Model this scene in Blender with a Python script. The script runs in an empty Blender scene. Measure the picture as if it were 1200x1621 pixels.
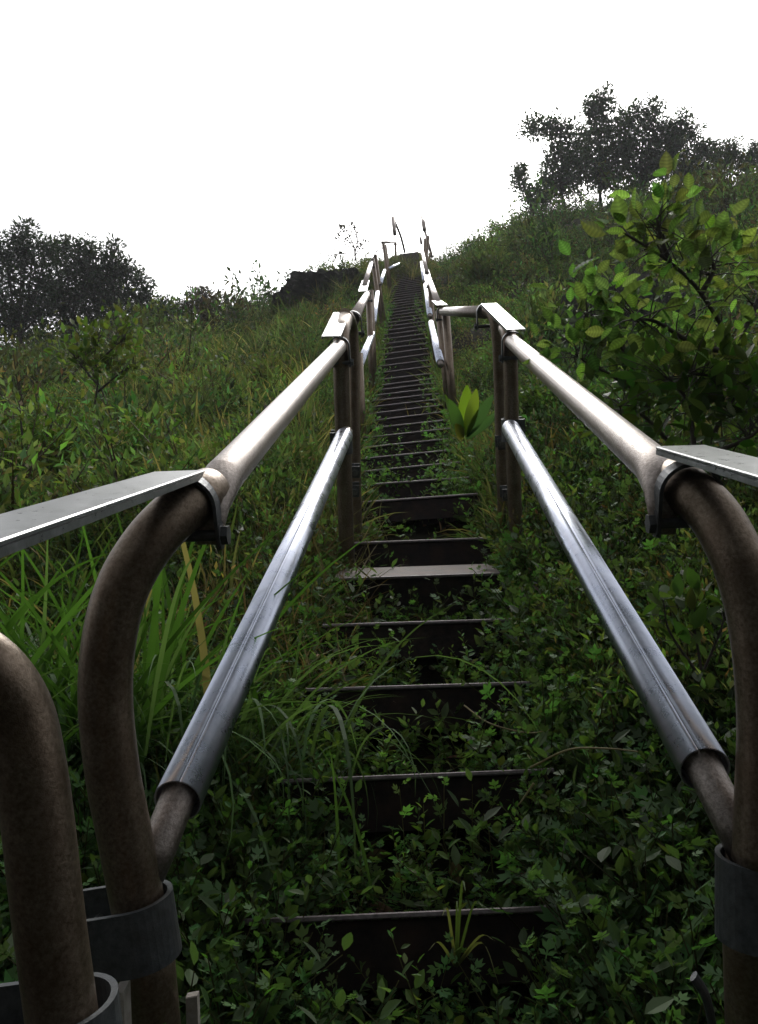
import bpy, math, random
import numpy as np
random.seed(7); rng = np.random.default_rng(11)
C = bpy.context.scene.collection
PI = math.pi
F_PX = 1300.0
PITCH = math.radians(25.0)
ROLL = math.radians(2.0)
AX_X = np.array([1.0, 0, 0])
AX_F = np.array([0, math.cos(PITCH), math.sin(PITCH)])
AX_U = np.array([0, -math.sin(PITCH), math.cos(PITCH)])
UP = np.array([0, 0, 1.0])

# ------------------------------------------------------------------ frames
def s2w(X, Y, Z):
    X = np.asarray(X, float); Y = np.asarray(Y, float); Z = np.asarray(Z, float)
    return X[..., None]*AX_X + Y[..., None]*AX_U + Z[..., None]*AX_F
def S(px, py, z):
    x = (px-600.0)/F_PX; y = (810.5-py)/F_PX
    return np.array([(x*math.cos(ROLL)+y*math.sin(ROLL))*z, (-x*math.sin(ROLL)+y*math.cos(ROLL))*z, z])
def P(px, py, z):
    return s2w(*S(px, py, z))
def nrm(v):
    v = np.asarray(v, float); return v/(np.linalg.norm(v)+1e-12)

# ------------------------------------------------------------------ stair path (measured)
ZT = [0.3, 1.31, 2.0, 3.7, 5.2, 7.9, 9.8, 11.2, 16.0, 24.0, 27.0]
def _py(z):
    if z <= 3.7: Y = -1.02+.292*z
    elif z <= 7.9: Y = .06+(z-3.7)*(1.22/4.2)
    else: Y = 1.28+(z-7.9)*.392
    return 810.5-F_PX*Y/z
_CX = [661, 661, 661, 660, 645, 640, 640, 640, 643, 647, 648]
PATH = np.array([S(c, _py(z), z) for c, z in zip(_CX, ZT)])
def path(z):
    return np.array([np.interp(z, PATH[:, 2], PATH[:, 0]), np.interp(z, PATH[:, 2], PATH[:, 1]), z])
def rollat(z):
    return math.radians(np.interp(z, [0, 3.2, 5.0, 12, 24], [0, .6, 4.5, 6, 6]))

# ------------------------------------------------------------------ noise + ground
def vnoise(x, y, seed=0):
    x = np.asarray(x, float); y = np.asarray(y, float)
    xi = np.floor(x).astype(np.int64); yi = np.floor(y).astype(np.int64)
    xf = x-xi; yf = y-yi; u = xf*xf*(3-2*xf); v = yf*yf*(3-2*yf)
    def h(a, b):
        n = (a*374761393+b*668265263+seed*974711) & 0x7fffffff
        n = ((n ^ (n >> 13))*1274126177) & 0x7fffffff
        return ((n ^ (n >> 16)) & 0xffff)/65535.0
    return (h(xi, yi)*(1-u)+h(xi+1, yi)*u)*(1-v)+(h(xi, yi+1)*(1-u)+h(xi+1, yi+1)*u)*v
_spx = np.array([-900, -300, 0, 150, 250, 350, 400, 450, 500, 540, 590, 640, 680, 750, 800, 850, 950, 1050, 1200, 1500, 2200.])
_spy = np.array([600, 530, 508, 500, 488, 478, 468, 448, 427, 413, 406, 402, 406, 386, 366, 344, 332, 326, 304, 270, 250.])
_sph = (_spx-600)/F_PX; _sk = (810.5-_spy)/F_PX
_zr = np.interp(_sph, [-1, -.46, 0, .2, .5, 1], [20, 21, 25, 27, 30, 32])
SK0 = (1.28+16.1*.392)/24
def sst(a, b, x):
    t = np.clip((x-a)/(b-a), 0, 1); return t*t*(3-2*t)
def ground(X, Z):
    X = np.asarray(X, float); Z = np.asarray(Z, float)
    Zc = np.maximum(Z, .35)
    phi = X/Zc
    phi_s = phi+math.tan(ROLL)*-.3
    sk = np.interp(phi_s, _sph, _sk)
    zr = np.interp(phi_s, _sph, _zr)
    Ze = np.minimum(Z, zr)
    py = np.interp(Ze, PATH[:, 2], PATH[:, 1]) + np.where(Ze < .3, (Ze-.3)*.292, 0)
    w = sst(1.0, 14, Ze)*.65+.35
    dx = X-np.interp(Z, PATH[:, 2], PATH[:, 0])
    side = sst(.25, .9, np.abs(dx)); bank = sst(.16, .42, np.abs(dx+.02))
    Y = py + np.clip(Ze, 0, 99)*(sk-SK0-.012)*w*side
    Y = Y - .17 + .09*side + .06*bank*sst(0, 1, Z)
    Y = Y + side*((vnoise(X*1.3, Z*.9, 3)-.5)*.05*np.minimum(Z+1, 8) + (vnoise(X*4, Z*3, 5)-.5)*.03)
    over = np.maximum(Z-zr, 0)
    Y = Y - over*.35 + over*.15
    far = sst(0, .6, over)
    Y = Y - far*0.0
    return Y
def gp(X, Z):
    return s2w(X, ground(X, Z), Z)
def hit(px, py, zmin=.8, zmax=32):
    x, y, _ = S(px, py, 1.0)
    zs = np.linspace(zmin, zmax, 1500)
    below = y*zs <= ground(x*zs, zs)
    i = int(np.argmax(below)) if below.any() else len(zs)-1
    return x*zs[i], zs[i]
def gz(px, z):
    """ground point under pixel column px at depth z"""
    x = S(px, 500, 1.0)[0]*z
    return gp(x, z)

# ------------------------------------------------------------------ materials
def mat(name):
    m = bpy.data.materials.new(name); m.use_nodes = True
    n = m.node_tree.nodes; l = m.node_tree.links
    return m, n, l, n['Principled BSDF']
def metal(name, c1, c2, metallic=.8, rough=.35, scale=60, bump=.15, rust=0.0, rustc=(.13, .06, .03, 1)):
    m, n, l, b = mat(name)
    tc = n.new('ShaderNodeTexCoord')
    no = n.new('ShaderNodeTexNoise'); no.inputs['Scale'].default_value = scale; no.inputs['Detail'].default_value = 8; no.inputs['Roughness'].default_value = .7
    l.new(tc.outputs['Object'], no.inputs['Vector'])
    cr = n.new('ShaderNodeValToRGB'); cr.color_ramp.elements[0].position = .35; cr.color_ramp.elements[1].position = .65
    cr.color_ramp.elements[0].color = (*c1, 1); cr.color_ramp.elements[1].color = (*c2, 1)
    l.new(no.outputs['Fac'], cr.inputs['Fac'])
    big = n.new('ShaderNodeTexNoise'); big.inputs['Scale'].default_value = 22; big.inputs['Detail'].default_value = 6
    l.new(tc.outputs['Object'], big.inputs['Vector'])
    r2 = n.new('ShaderNodeValToRGB'); r2.color_ramp.elements[0].position = .42; r2.color_ramp.elements[1].position = .72
    l.new(big.outputs['Fac'], r2.inputs['Fac'])
    mr = n.new('ShaderNodeMath'); mr.operation = 'MULTIPLY'; mr.inputs[1].default_value = rust
    l.new(r2.outputs['Color'], mr.inputs[0])
    mix = n.new('ShaderNodeMixRGB'); mix.inputs[2].default_value = rustc
    l.new(mr.outputs[0], mix.inputs[0]); l.new(cr.outputs['Color'], mix.inputs[1])
    l.new(mix.outputs[0], b.inputs['Base Color'])
    b.inputs['Metallic'].default_value = metallic
    rr = n.new('ShaderNodeMapRange'); rr.inputs['To Min'].default_value = rough-.08; rr.inputs['To Max'].default_value = rough+.18
    l.new(no.outputs['Fac'], rr.inputs['Value']); l.new(rr.outputs[0], b.inputs['Roughness'])
    bp = n.new('ShaderNodeBump'); bp.inputs['Strength'].default_value = bump; bp.inputs['Distance'].default_value = .004
    l.new(no.outputs['Fac'], bp.inputs['Height']); l.new(bp.outputs[0], b.inputs['Normal'])
    return m
M_RAIL = metal('weathered_rail_metal', (.17, .145, .125), (.36, .32, .29), .8, .30, 220, .35, .35, (.12, .075, .05, 1))
M_POST = metal('brown_post_metal', (.11, .083, .056), (.25, .195, .145), .75, .32, 220, .2, .5, (.08, .045, .025, 1))
M_SLEEVE = metal('polished_sleeve_metal', (.50, .54, .64), (.64, .67, .76), 1.0, .24, 20, .0, .12, (.40, .39, .42, 1))
M_PLATE = metal('galvanised_plate', (.09, .10, .10), (.20, .21, .21), .6, .26, 70, .12, .5, (.07, .08, .07, 1))
M_COLLAR = metal('dark_grey_bracket', (.05, .055, .06), (.10, .11, .115), .5, .42, 80, .3, .4, (.05, .04, .03, 1))
M_TREAD = metal('dark_tread_steel', (.005, .004, .004), (.016, .012, .011), .0, .8, 60, .4, .5, (.035, .02, .014, 1))
M_TREAD.node_tree.nodes['Principled BSDF'].inputs['Specular IOR Level'].default_value = .12
M_NOSE = metal('worn_nosing', (.09, .08, .08), (.22, .19, .195), .5, .5, 120, .3, .4, (.10, .07, .06, 1))
M_WORN = metal('worn_tread_top', (.035, .027, .020), (.08, .058, .044), .1, .7, 40, .4, .5, (.12, .07, .04, 1))
M_RAG = metal('pale_weathered_strap', (.25, .23, .20), (.38, .36, .32), .1, .7, 60, .3, .2)

def leafmat(name, trans=.35, rough=.45, tcol=1.6, spec=.35):
    m, n, l, b = mat(name)
    at = n.new('ShaderNodeAttribute'); at.attribute_name = 'Col'
    l.new(at.outputs['Color'], b.inputs['Base Color'])
    b.inputs['Roughness'].default_value = rough
    b.inputs['Specular IOR Level'].default_value = spec
    t = n.new('ShaderNodeBsdfTranslucent')
    mu = n.new('ShaderNodeMixRGB'); mu.blend_type = 'MULTIPLY'; mu.inputs[0].default_value = 1; mu.inputs[2].default_value = (tcol*1.1, tcol*1.15, tcol*.5, 1)
    l.new(at.outputs['Color'], mu.inputs[1]); l.new(mu.outputs[0], t.inputs['Color'])
    ms = n.new('ShaderNodeMixShader'); ms.inputs[0].default_value = trans
    l.new(b.outputs[0], ms.inputs[1]); l.new(t.outputs[0], ms.inputs[2])
    l.new(ms.outputs[0], n['Material Output'].inputs['Surface'])
    return m
M_LEAF = leafmat('leaf', .35, .6, 1.6, .14)
M_GRASS = leafmat('grass_blade', .35, .65, 1.4, .07)
M_BIGLEAF = leafmat('ribbed_backlit_leaf', .52, .45, 1.65, .35)
M_FARLEAF = leafmat('far_tree_leaf', .2, .5, 1.4, .4)
M_DRY = leafmat('dry_leaf', .2, .7, 1.2, .2)
def bark(name, c1, c2):
    m, n, l, b = mat(name)
    tc = n.new('ShaderNodeTexCoord'); no = n.new('ShaderNodeTexNoise'); no.inputs['Scale'].default_value = 40; no.inputs['Detail'].default_value = 8
    l.new(tc.outputs['Object'], no.inputs['Vector'])
    cr = n.new('ShaderNodeValToRGB'); cr.color_ramp.elements[0].color = (*c1, 1); cr.color_ramp.elements[1].color = (*c2, 1)
    l.new(no.outputs['Fac'], cr.inputs['Fac']); l.new(cr.outputs[0], b.inputs['Base Color']); b.inputs['Roughness'].default_value = .85
    bp = n.new('ShaderNodeBump'); bp.inputs['Strength'].default_value = .4; bp.inputs['Distance'].default_value = .01
    l.new(no.outputs['Fac'], bp.inputs['Height']); l.new(bp.outputs[0], b.inputs['Normal'])
    return m
M_BARK = bark('dark_bark', (.02, .016, .013), (.07, .055, .045))
def soil():
    m, n, l, b = mat('dark_humus_soil')
    g = n.new('ShaderNodeNewGeometry')
    a = n.new('ShaderNodeTexNoise'); a.inputs['Scale'].default_value = 5; a.inputs['Detail'].default_value = 10; a.inputs['Roughness'].default_value = .7
    l.new(g.outputs['Position'], a.inputs['Vector'])
    cr = n.new('ShaderNodeValToRGB'); e = cr.color_ramp.elements
    e[0].position = .35; e[0].color = (.008, .008, .005, 1); e[1].position = .7; e[1].color = (.03, .028, .014, 1)
    l.new(a.outputs['Fac'], cr.inputs['Fac']); l.new(cr.outputs[0], b.inputs['Base Color']); b.inputs['Roughness'].default_value = .95
    b.inputs['Specular IOR Level'].default_value = .1
    bp = n.new('ShaderNodeBump'); bp.inputs['Strength'].default_value = .8; bp.inputs['Distance'].default_value = .05
    l.new(a.outputs['Fac'], bp.inputs['Height']); l.new(bp.outputs[0], b.inputs['Normal'])
    return m
M_SOIL = soil()
def rockmat():
    m, n, l, b = mat('dark_basalt')
    g = n.new('ShaderNodeNewGeometry')
    a = n.new('ShaderNodeTexNoise'); a.inputs['Scale'].default_value = 6; a.inputs['Detail'].default_value = 12; a.inputs['Roughness'].default_value = .75
    l.new(g.outputs['Position'], a.inputs['Vector'])
    cr = n.new('ShaderNodeValToRGB'); e = cr.color_ramp.elements
    e[0].position = .35; e[0].color = (.018, .016, .018, 1); e[1].position = .7; e[1].color = (.10, .085, .085, 1)
    k = cr.color_ramp.elements.new(.55); k.color = (.035, .04, .022, 1)
    l.new(a.outputs['Fac'], cr.inputs['Fac']); l.new(cr.outputs[0], b.inputs['Base Color']); b.inputs['Roughness'].default_value = .8
    bp = n.new('ShaderNodeBump'); bp.inputs['Strength'].default_value = 1; bp.inputs['Distance'].default_value = .15
    l.new(a.outputs['Fac'], bp.inputs['Height']); l.new(bp.outputs[0], b.inputs['Normal'])
    return m
M_ROCK = rockmat()

# ------------------------------------------------------------------ mesh building
class MB:
    """collects vertices / faces / colours; build() links ONE mesh object"""
    def __init__(s): s.v = []; s.f3 = []; s.f4 = []; s.c = []; s.n = 0
    def add(s, v, tris=None, quads=None, col=(1, 1, 1)):
        v = np.asarray(v, float).reshape(-1, 3)
        if tris is not None and len(tris): s.f3.append(np.asarray(tris, np.int64).reshape(-1, 3)+s.n)
        if quads is not None and len(quads): s.f4.append(np.asarray(quads, np.int64).reshape(-1, 4)+s.n)
        col = np.asarray(col, float)
        s.c.append(np.broadcast_to(col, (len(v), 3)) if col.ndim == 1 else col)
        s.v.append(v); s.n += len(v)
    def arrays(s):
        v = np.concatenate(s.v); c = np.concatenate(s.c)
        f3 = np.concatenate(s.f3) if s.f3 else np.zeros((0, 3), np.int64)
        f4 = np.concatenate(s.f4) if s.f4 else np.zeros((0, 4), np.int64)
        return v, c, f3, f4
    def build(s, name, material, parent=None, smooth=False, origin=None):
        v, c, f3, f4 = s.arrays()
        org = np.zeros(3)
        if parent is not None: org = np.array(parent['_o'])
        elif origin is not None: org = np.asarray(origin, float)
        v = v-org
        me = bpy.data.meshes.new(name)
        me.vertices.add(len(v)); me.vertices.foreach_set('co', v.astype(np.float32).ravel())
        nl = len(f3)*3+len(f4)*4
        me.loops.add(nl); me.loops.foreach_set('vertex_index', np.concatenate([f3.ravel(), f4.ravel()]).astype(np.int32))
        me.polygons.add(len(f3)+len(f4))
        st = np.concatenate([np.arange(len(f3))*3, len(f3)*3+np.arange(len(f4))*4]).astype(np.int32)
        me.polygons.foreach_set('loop_start', st)
        me.polygons.foreach_set('use_smooth', np.full(len(st), smooth))
        a = me.color_attributes.new('Col', 'FLOAT_COLOR', 'POINT')
        a.data.foreach_set('color', np.concatenate([c, np.ones((len(c), 1))], 1).astype(np.float32).ravel())
        me.materials.append(material)
        me.update(calc_edges=True); me.validate()
        o = bpy.data.objects.new(name, me); C.objects.link(o)
        if parent is not None:
            o.parent = parent; o['_o'] = [0.0, 0.0, 0.0] if False else [float(x) for x in org]
        else:
            o.location = org.tolist(); o['_o'] = [float(x) for x in org]
        return o
def tag(o, label=None, cat=None, group=None, kind=None):
    if label: o['label'] = label
    if cat: o['category'] = cat
    if group: o['group'] = group
    if kind: o['kind'] = kind
    return o
def empty(name, loc, label, cat, group=None):
    o = bpy.data.objects.new(name, None); C.objects.link(o); o.location = [float(x) for x in loc]
    o['_o'] = [float(x) for x in loc]; o.empty_display_size = .1
    return tag(o, label, cat, group)

def smooth_pts(pts, k=6):
    p = np.asarray(pts, float)
    if len(p) < 3: return p
    q = np.vstack([2*p[0]-p[1], p, 2*p[-1]-p[-2]])
    out = []
    for i in range(1, len(q)-2):
        a, b, c, d = q[i-1], q[i], q[i+1], q[i+2]
        for t in np.linspace(0, 1, k, endpoint=False):
            out.append(.5*((2*b)+(-a+c)*t+(2*a-5*b+4*c-d)*t*t+(-a+3*b-3*c+d)*t**3))
    out.append(p[-1]); return np.array(out)
def frames(pts, ref=UP):
    p = np.asarray(pts, float); t = np.gradient(p, axis=0); t /= np.linalg.norm(t, axis=1)[:, None]+1e-12
    ref = np.asarray(ref, float)
    if abs(np.dot(t[0], ref)) > .95: ref = AX_F
    n0 = nrm(ref-np.dot(ref, t[0])*t[0]); N = [n0]
    for i in range(1, len(p)):
        n1 = N[-1]-np.dot(N[-1], t[i])*t[i]; N.append(nrm(n1))
    N = np.array(N); B = np.cross(t, N); return t, N, B
def tube(mb, pts, r, seg=20, cap=True, flat=None, ref=UP, col=(1, 1, 1)):
    pts = np.asarray(pts, float); n = len(pts)
    r = np.broadcast_to(np.asarray(r, float), (n,)); fl = np.ones(n) if flat is None else np.asarray(flat, float)
    t, N, B = frames(pts, ref)
    a = np.linspace(0, 2*PI, seg, endpoint=False)
    ring = pts[:, None]+r[:, None, None]*(np.cos(a)[None, :, None]*N[:, None]*1.0+(np.sin(a)[None, :, None]*B[:, None])*fl[:, None, None])
    v = ring.reshape(-1, 3); q = []
    for i in range(n-1):
        for j in range(seg):
            k = (j+1) % seg; q.append((i*seg+j, i*seg+k, (i+1)*seg+k, (i+1)*seg+j))
    tr = []
    if cap:
        v = np.vstack([v, pts[0], pts[-1]]); c0 = n*seg; c1 = c0+1
        for j in range(seg):
            k = (j+1) % seg; tr.append((c0, k, j)); tr.append((c1, (n-1)*seg+j, (n-1)*seg+k))
    mb.add(v, tr, q, col)
def box(mb, c, ex, ey, ez, hx, hy, hz, bev=0.0, col=(1, 1, 1)):
    """oriented box, chamfered on the long edges when bev > 0"""
    c = np.asarray(c, float); ex, ey, ez = [nrm(e) for e in (ex, ey, ez)]
    if bev <= 0:
        v = [c+ex*hx*a+ey*hy*b+ez*hz*d for a in (-1, 1) for b in (-1, 1) for d in (-1, 1)]
        mb.add(v, None, [(0, 1, 3, 2), (4, 6, 7, 5), (0, 4, 5, 1), (2, 3, 7, 6), (0, 2, 6, 4), (1, 5, 7, 3)], col); return
    sec = [(hy-bev, hz), (hy, hz-bev), (hy, -hz+bev), (hy-bev, -hz), (-hy+bev, -hz), (-hy, -hz+bev), (-hy, hz-bev), (-hy+bev, hz)]
    v = [c+ex*hx*a+ey*p+ez*q for a in (-1, 1) for p, q in sec]; k = len(sec)
    q = [(j, (j+1) % k, k+(j+1) % k, k+j) for j in range(k)]
    t = [(0, j+1, j) for j in range(1, k-1)]+[(k, k+j, k+j+1) for j in range(1, k-1)]
    mb.add(v, t, q, col)
def band(mb, c, axis, opn, r, length, h, t, seg=18):
    """U strap: half ring round c (axis = its width direction), legs reaching along opn"""
    axis = nrm(axis); opn = nrm(np.asarray(opn)-np.dot(opn, axis)*axis); side = np.cross(axis, opn)
    pr = [(side*r+opn*length, side)]
    for a in np.linspace(0, PI, seg):
        d = side*math.cos(a)-opn*math.sin(a); pr.append((d*r, d))
    pr.append((-side*r+opn*length, -side))
    v = []
    for p, d in pr:
        for rr, hh in ((0, -h/2), (0, h/2), (t, h/2), (t, -h/2)): v.append(c+p+d*rr+axis*hh)
    q = []; m = len(pr)
    for i in range(m-1):
        for j in range(4): q.append((i*4+j, i*4+(j+1) % 4, (i+1)*4+(j+1) % 4, (i+1)*4+j))
    q.append((0, 3, 2, 1)); e = (m-1)*4; q.append((e, e+1, e+2, e+3))
    mb.add(v, None, q)
def bolt(mb, a, b, r=.006, head=.012):
    a = np.asarray(a, float); b = np.asarray(b, float); tube(mb, [a, b], r, 10)
    d = nrm(b-a); tube(mb, [a-d*.008, a], head, 6); tube(mb, [b, b+d*.008], head, 6)
    tube(mb, [a, a+d*.002], head*1.35, 16); tube(mb, [b-d*.002, b], head*1.35, 16)

# ------------------------------------------------------------------ leaf / plant templates
def T_oval():
    v = np.array([(0, 0, 0), (.17, .22, .03), (.24, .5, .02), (.13, .8, -.04), (0, 1, -.12), (-.13, .8, -.04), (-.24, .5, .02), (-.17, .22, .03), (0, .35, -.03), (0, .7, -.07)])
    t = [(0, 1, 8), (1, 2, 8), (2, 9, 8), (2, 3, 9), (3, 4, 9), (4, 5, 9), (5, 6, 9), (6, 8, 9), (6, 7, 8), (7, 0, 8)]
    return v, t
def T_small():
    v = np.array([(0, 0, 0), (.2, .42, .04), (0, .45, -.04), (-.2, .42, .04), (0, 1, -.1)])
    return v, [(0, 1, 2), (0, 2, 3), (1, 4, 2), (2, 4, 3)]
def T_lobed():
    v = [(0, 0, 0)]; t = []
    for a, L, y0 in ((-62, .42, .30), (-34, .52, .48), (0, .55, .52), (34, .52, .48), (62, .42, .30)):
        a = math.radians(a); d = np.array([math.sin(a), math.cos(a)]); s = np.array([d[1], -d[0]])
        o = np.array([0, y0-.12]); i = len(v)
        for q in (o, o+d*L*.5+s*.11, o+d*L, o+d*L*.5-s*.11): v.append((q[0], q[1], -.05*np.hypot(*q)))
        t += [(i, i+1, i+2), (i, i+2, i+3)]
    i = len(v); v += [(.02, 0, 0), (-.02, 0, 0), (-.05, .45, -.02), (.05, .45, -.02)]; t += [(i, i+2, i+1), (i, i+3, i+2)]
    return np.array(v), t
def T_blade(n=6, bend=1.0, w=.02):
    v = []; q = []; x = 0; z = 0; a = .15
    for i in range(n+1):
        t = i/n; ww = w*(1-t)**.7*(.6+.8*min(1, 3*t)); v += [(-ww, x, z+ww*.5), (ww, x, z+ww*.5)]
        a2 = .12+bend*t*1.45; x += math.sin(a2)/n; z += math.cos(a2)/n
        if i < n: q += [(2*i, 2*i+1, 2*i+3), (2*i, 2*i+3, 2*i+2)]
    return np.array(v), q
def T_ribbed(n=7, wid=.30):
    """broad ribbed leaf, corrugated along the side veins"""
    v = []; t = []; m = 2*n
    for i in range(m+1):
        y = i/m; w = wid*math.sin(PI*min(1, y**.72))**.95*(1.05-.1*(i % 2)) if 0 < y < 1 else 0.004
        z0 = -.22*y*y; cor = .022*(1 if i % 2 else -1)
        v += [(-w, y-.06*0+.10*(w/wid), z0+.05+cor), (-w*.5, y+.05*(w/wid), z0+.03+cor), (0, y, z0), (w*.5, y+.05*(w/wid), z0+.03+cor), (w, y+.10*(w/wid), z0+.05+cor)]
        if i:
            for k in range(4):
                a = (i-1)*5+k; t += [(a, a+1, a+6), (a, a+6, a+5)]
    return np.array(v), t
def rot_to(d, roll=0.0):
    """matrices (N,3,3) sending +Y to d (N,3), with z side up, rolled"""
    d = np.atleast_2d(d); d = d/(np.linalg.norm(d, axis=1)[:, None]+1e-9)
    up = np.tile(UP, (len(d), 1)); x = np.cross(d, up); bad = np.linalg.norm(x, axis=1) < 1e-3; x[bad] = AX_X
    x /= np.linalg.norm(x, axis=1)[:, None]; z = np.cross(x, d)
    roll = np.broadcast_to(roll, (len(d),)); c = np.cos(roll)[:, None]; s = np.sin(roll)[:, None]
    x2 = x*c+z*s; z2 = -x*s+z*c
    return np.stack([x2, d, z2], axis=2)
def inst(mb, tmpl, M, T, col):
    """stamp a template at N transforms; col (N,3) or (N,nv,3)"""
    v, f = tmpl; N = len(T); nv = len(v)
    V = np.einsum('nij,vj->nvi', M, v)+T[:, None]
    idx = (np.asarray(f)[None]+(np.arange(N)*nv)[:, None, None]).reshape(-1, 3)
    col = np.asarray(col)
    if col.ndim == 2 and nv == len(RIBBED[0]): col = col[:, None]*RIBTONE[None, :, None]
    if col.ndim == 2: col = np.repeat(col[:, None], nv, 1)
    mb.add(V.reshape(-1, 3), idx, None, col.reshape(-1, 3))
def jit(base, n, dv=.25, dh=.12):
    base = np.array(base); k = np.clip(1+rng.normal(0, dv, (n, 1)), .35, 2); h = 1+rng.normal(0, dh, (n, 3))
    return np.clip(base[None]*k*h, .002, .9)
OVAL, SMALL, LOBED, RIBBED = T_oval(), T_small(), T_lobed(), T_ribbed()
RIBTONE = np.array([(1.25 if (i % 2) else .8)*(1.35 if k == 2 else 1) for i in range(15) for k in range(5)])

def proto_herb(h=.14, n=14, L=.045, tmpl=LOBED, col=(.030, .070, .022), spread=.6, stemcol=(.05, .05, .02)):
    mb = MB(); k = np.linspace(.15, 1, n); lean = rng.normal(0, .25, 2)
    p = np.stack([lean[0]*k*k*h, lean[1]*k*k*h, k*h], 1)
    az = np.arange(n)*2.4+rng.uniform(0, 6); el = np.interp(k, [0, 1], [.1, .75])+rng.normal(0, .25, n)
    d = np.stack([np.cos(az)*np.cos(el), np.sin(az)*np.cos(el), np.sin(el)], 1)
    s = L*rng.uniform(.65, 1.15, n)*np.interp(k, [0, .6, 1], [1, 1.05, .55])
    inst(mb, tmpl, rot_to(d, rng.normal(0, .4, n))*s[:, None, None], p+d*L*.12, jit(col, n))
    st = np.array([[0, 0, -.02], [lean[0]*.25*h, lean[1]*.25*h, h*.5], [lean[0]*h, lean[1]*h, h]])
    tube(mb, st, [.0016, .0013, .0008], 3, False, col=stemcol)
    return mb.arrays()
def proto_bush(R=1.0, n=90, L=.16, tmpl=SMALL, col=(.04, .07, .02), tall=.8, nst=7):
    mb = MB(); P0 = []; D0 = []
    for i in range(nst):
        az = rng.uniform(0, 2*PI); out = rng.uniform(.15, .8)*R; hh = R*tall*rng.uniform(.55, 1.15)
        e = np.array([math.cos(az)*out, math.sin(az)*out, hh]); mid = e*.5+np.array([0, 0, hh*.12])
        tube(mb, smooth_pts([np.array([0, 0, -.1*R]), mid, e], 3), np.linspace(.014, .005, 7)*R, 3, False, col=(.05, .035, .025))
        m = n//nst; t = rng.uniform(.3, 1.05, m)
        p = (t**1.0)[:, None]*e[None]+np.array([0, 0, .12*hh])*np.sin(t*PI)[:, None]
        P0.append(p+rng.normal(0, .09*R, (m, 3)))
    P0 = np.concatenate(P0); m = len(P0)
    d = P0*np.array([1, 1, .5])/R+rng.normal(0, .55, (m, 3))+np.array([0, 0, .25])
    s = L*rng.uniform(.6, 1.25, m)
    inst(mb, tmpl, rot_to(d, rng.normal(0, .6, m))*s[:, None, None], P0, jit(col, m, .3, .15))
    return mb.arrays()
def proto_tuft(n=18, h=.4, bend=1.0, w=.012, col=(.07, .11, .03), spread=.35, dry=.15, base=.04, seg=5, az0=0, azr=2*PI):
    mb = MB()
    for k in range(n):
        b = T_blade(seg, bend*rng.uniform(.3, 1.3), w/h*rng.uniform(.7, 1.3)); L = h*rng.uniform(.55, 1.15)
        az = az0+rng.uniform(0, azr); c, s = math.cos(az), math.sin(az); ti = abs(rng.normal(0, spread))
        ct, stt = math.cos(ti), math.sin(ti)
        tilt = np.array([[1, 0, 0], [0, ct, stt], [0, -stt, ct]])
        R = np.array([[c, -s, 0], [s, c, 0], [0, 0, 1]])@tilt
        cc = np.array((.17, .145, .08)) if rng.random() < dry else np.array(col)
        cc = cc*rng.uniform(.6, 1.35)
        inst(mb, b, (R*L)[None], np.array([[rng.normal(0, base), rng.normal(0, base), -.02]]), cc[None])
    return mb.arrays()
def scatter(mb, protos, pts, scale, tint, tiltamp=.2, updir=UP, pick=None):
    N = len(pts); pick = rng.integers(0, len(protos), N) if pick is None else pick
    yaw = rng.uniform(0, 2*PI, N); tl = rng.normal(0, tiltamp, (N, 2))
    for k, (v, c, f3, f4) in enumerate(protos):
        m = np.where(pick == k)[0]
        if not len(m): continue
        u = np.stack([tl[m, 0]+updir[0], tl[m, 1]+updir[1], np.full(len(m), updir[2])], 1); u /= np.linalg.norm(u, axis=1)[:, None]
        x = np.stack([np.cos(yaw[m]), np.sin(yaw[m]), np.zeros(len(m))], 1); x -= (x*u).sum(1)[:, None]*u; x /= np.linalg.norm(x, axis=1)[:, None]
        y = np.cross(u, x); M = np.stack([x, y, u], 2)*scale[m][:, None, None]
        V = np.einsum('nij,vj->nvi', M, v)+pts[m][:, None]
        nv = len(v); off = (np.arange(len(m))*nv)[:, None, None]
        F3 = (f3[None]+off).reshape(-1, 3) if len(f3) else None; F4 = (f4[None]+off).reshape(-1, 4) if len(f4) else None
        col = np.clip(c[None]*tint[m][:, None], .002, .9)
        mb.add(V.reshape(-1, 3), F3, F4, col.reshape(-1, 3))

# ================================================================== GROUND
def build_ground():
    zs = np.concatenate([np.linspace(-30, -2, 15), np.linspace(-1.6, .8, 20), np.geomspace(.84, 34, 230), np.linspace(35, 44, 8)])
    ph = np.concatenate([np.linspace(-3, -1.3, 16), np.linspace(-1.2, 1.2, 300), np.linspace(1.3, 3, 16)])
    X = []; Z = []
    for z in zs:
        w = max(abs(z) if z < 0 else z, 1.6)
        X.append(np.clip(ph*w, -44+.01*ph, 44+.01*ph)); Z.append(np.full(len(ph), z))
    X = np.array(X); Z = np.array(Z)
    Y = ground(X, Z)
    # the ridge is narrow: far away to both sides the ground falls off
    Y = Y-np.maximum(np.abs(X)-30, 0)*.5
    V = s2w(X, Y, Z).reshape(-1, 3); n = len(ph); q = []
    idx = np.arange(len(zs)*n).reshape(len(zs), n)
    q = np.stack([idx[:-1, :-1], idx[:-1, 1:], idx[1:, 1:], idx[1:, :-1]], -1).reshape(-1, 4)
    mb = MB(); mb.add(V, None, q); o = mb.build('ground', M_SOIL, smooth=True)
    tag(o, kind='structure')
build_ground()

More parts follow.
